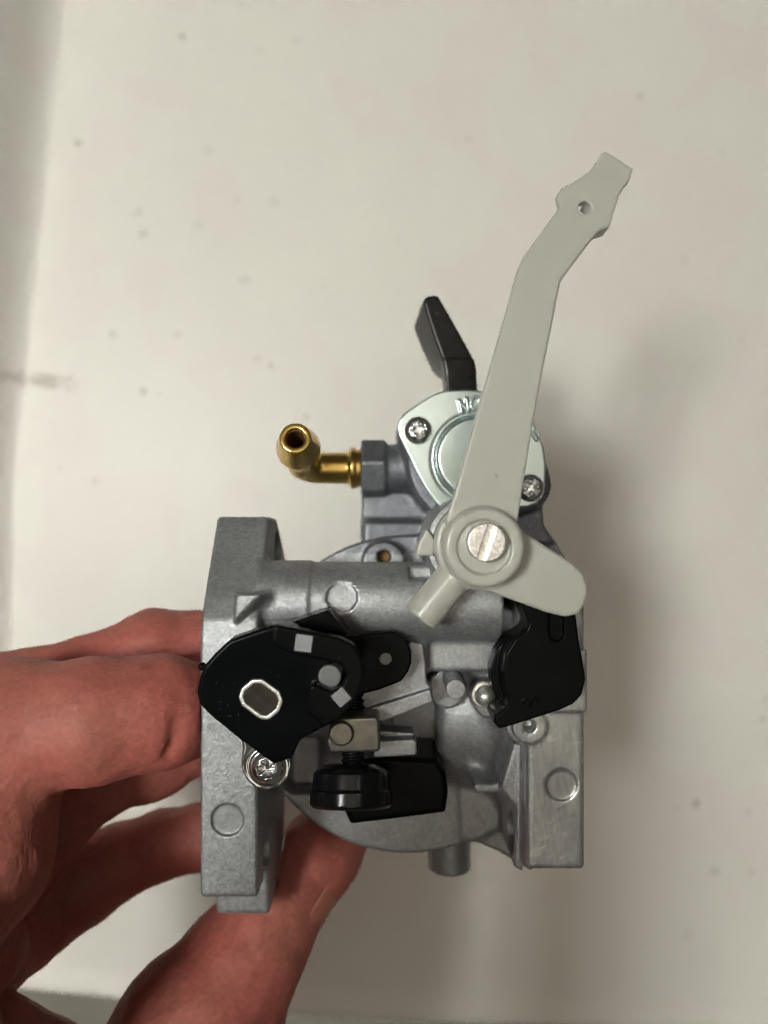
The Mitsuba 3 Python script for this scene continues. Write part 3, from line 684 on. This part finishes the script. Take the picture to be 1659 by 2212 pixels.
    def bk(g):
        f = ext_h(g, soft_poly(br, 0.8), -2.5, 1.2, 0.8)
        return cut(f, np.hypot(np.hypot(g.x - s1[0], g.y - s1[1]) - 3.9, g.h - 1.6) - 0.9, 0.4)
    piece(C + 'chrome_bracket', lo, hi, 0.16, bk, 'chrome')
    cross_screw(C + 'chrome_bracket__screw', s1[0], s1[1], 0.9, 3.25, 2.0, 0.2)
def aged(p, n, uv):
    a = fbm(p.x * 420, p.y * 420, p.z * 420, 3)
    return mix((0.12, 0.118, 0.110), (0.17, 0.158, 0.125), smoothstep(0.35, 0.7, a))
scene['aged_metal'] = {'type': 'twosided', 'bsdf': {'type': 'bumpmap', 'arbitrary': mikit.proc(cast_bump, 8e-5), 'scale': 2.2e-5, 'bsdf': {
    'type': 'principled', 'base_color': mikit.proc(aged), 'metallic': 0.75, 'roughness': 0.38}}}
linkage()
for k, l in {'idle_screw': 'black threaded idle screw', 'idle_screw__knob': 'round glossy black screw knob', 'mixture_cap': 'angular black cap behind the screw knob',
             'idle_clamp': 'dull grey clamp block holding the idle screw', 'chrome_bracket': 'bright chrome bracket under the black throttle drum', 'ball_stud': 'small silver ball stud',
             'stop_pin': 'round metal stop pin', 'fuel_valve': 'bluish grey fuel valve housing', 'mounting_flange': 'tall rough cast flange on the left', 'air_cleaner_flange': 'filed metal flange on the right',
             'throttle_arm': 'rounded black throttle arm with a pale rivet', 'drain_post': 'short round post at the bottom'}.items():
    labels[C + k] = {'label': l}

# ------------------------------------------------------------------ the hand
def hand():
    D = lambda x, y, d: np.array([(x - 829.5) * d / F, (1106 - y) * d / F, DM - d])
    g = Grid([-125, -165, -85], [2, -10, 34], 0.7)
    def chain(joints, k=3.0):
        f = None
        for (a, b) in zip(joints[:-1], joints[1:]):
            c = cone(g, D(*a[:3]), D(*b[:3]), a[3], b[3])
            f = c if f is None else smin(f, c, k)
        return f
    A = chain([(-300, 1900, 142, 14), (-220, 1640, 166, 11.5), (-60, 1512, 170, 9.7), (180, 1462, 173, 8.8), (335, 1402, 174, 9.0), (440, 1402, 176, 8.6), (470, 1405, 178, 8.2)], 2.5)
    B = chain([(-300, 2150, 134, 16), (-68, 1850, 142, 14.5), (20, 1570, 147, 12.6), (210, 1555, 147, 11.6), (345, 1535, 150, 10.6), (392, 1535, 160, 9.6), (405, 1545, 172, 8.0)], 4.0)
    Cc = chain([(-40, 1930, 170, 12), (110, 1745, 174, 11), (190, 1688, 175, 9.3), (330, 1640, 180, 9.0), (432, 1588, 186, 8.8), (470, 1575, 188, 8.2)], 3.0)
    Dd = chain([(-60, 2070, 166, 12), (50, 1975, 179, 11.8), (172, 1908, 183, 9.9), (262, 1858, 186, 8.6), (350, 1824, 187, 7.9), (440, 1807, 188, 7.7), (468, 1804, 190, 7.4)], 3.0)
    E = chain([(-270, 2200, 136, 14), (-45, 2052, 150, 9.2)], 3)
    Tm = chain([(330, 2480, 160, 22), (425, 2240, 166, 17.5), (545, 2055, 172, 11.0), (598, 1960, 177, 9.9), (690, 1845, 184, 8.9), (735, 1790, 188, 7.6)], 6.0)
    Tm = smin(Tm, ball(g, D(482, 2035, 174), 6.5), 6)
    unseen_palm = chain([(-345, 2030, 120, 15), (-262, 2310, 114, 15), (-280, 2560, 130, 22), (180, 2700, 152, 26)], 8)  # out of view; upper joints placed to shade the lower fingers
    fist = smin(smin(A, Cc, 1.5), Dd, 1.2)
    fist = smin(fist, B, 0.5)
    fist = smin(fist, E, 0.6)
    fist = smin(fist, chain([(-200, 2335, 148, 15), (-60, 2325, 152, 14.5), (60, 2360, 156, 14)]), 2)
    fist = smin(fist, unseen_palm, 8)
    # creases
    def fold(f, pl, r, k=1.2):
        for a, b in zip(pl[:-1], pl[1:]):
            f = cut(f, cone(g, D(*a), D(*b), r, r), k)
        return f
    f = smin(fist, Tm, 6)
    f = fold(f, [(408, 1452, 140.5), (392, 1540, 139.2), (366, 1628, 142)], 0.3, 3.2)
    f = fold(f, [(640, 2135, 157), (585, 2085, 157), (560, 2075, 160)], 0.7)
    f = fold(f, [(500, 2110, 150), (520, 2150, 149), (560, 2200, 151)], 0.6)
    f = fold(f, [(130, 1690, 137), (145, 1740, 138), (150, 1780, 140)], 0.9)
    f = smax(f, -(box(g, -37.0, 45, -86.5, 0, -60, 3, 0.5)), 0.8) if False else f
    # flesh yields where it presses on the flange and the bowl
    f = cut(f, box(g, -36.0, -24.5, -86.4, 0, -47, 3, 0.3), 0.5)
    f = cut(f, cyl_h(g, 5.4, -42, 34.8, -80, -25.5, 0.3), 0.5)
    v, t = surface(g, f)
    # small unevenness of skin
    q = v / 5.0
    n = np.zeros_like(v); fn = np.cross(v[t[:, 1]] - v[t[:, 0]], v[t[:, 2]] - v[t[:, 0]])
    for k in range(3): np.add.at(n, t[:, k], fn)
    n /= np.maximum(np.linalg.norm(n, axis=1, keepdims=True), 1e-9)
    v = v + n * ((meshkit.fbm(q, 3, 3) - 0.5) * 1.0)[:, None]
    put('hand', v, t, 'skin')
    labels['hand'] = {'label': 'bare hand with reddish skin coming in from the left and gripping the carburetor', 'category': 'hand'}
    # thumbnail: a curved plate on the right side of the tip
    a, b = D(672, 1962, 176), D(752, 1840, 183)
    u = (b - a) / np.linalg.norm(b - a)
    side = np.array([0.80, -0.60, 0.0]); side -= u * (side @ u); side /= np.linalg.norm(side)
    up = np.cross(side, u); up = up if up[2] > 0 else -up
    c0 = (D(605, 1955, 177) + D(700, 1838, 184)) / 2
    rows = []
    for s in np.linspace(-1, 1, 17):
        for w in np.linspace(-1, 1, 17):
            ww = w * (1 - 0.10 * s * s * (s > 0))
            r = 10.0 - 0.5 * (s + 0.3)
            th = math.radians(24 + 40 * ww)
            rows.append(c0 + u * (s * 7.6 + 1.5) + r * (math.cos(th) * side + math.sin(th) * up))
    i = np.arange(17 * 17).reshape(17, 17)
    qd = np.stack([i[:-1, :-1], i[1:, :-1], i[1:, 1:], i[:-1, 1:]], -1).reshape(-1, 4)
    top = np.array(rows); m = len(top)
    bot = top - 0.5 * (np.tile(side, (m, 1)) + up * 0.5)
    rim = np.concatenate([i[0, :], i[1:, -1], i[-1, -2::-1], i[-2:0:-1, 0]])
    rq = np.stack([rim, np.roll(rim, -1), np.roll(rim, -1) + m, rim + m], 1)
    allq = np.vstack([qd, qd[:, ::-1] + m, rq])
    put('hand__thumbnail', np.vstack([top, bot]), np.vstack([allq[:, [0, 1, 2]], allq[:, [0, 2, 3]]]), 'nail')
hand()
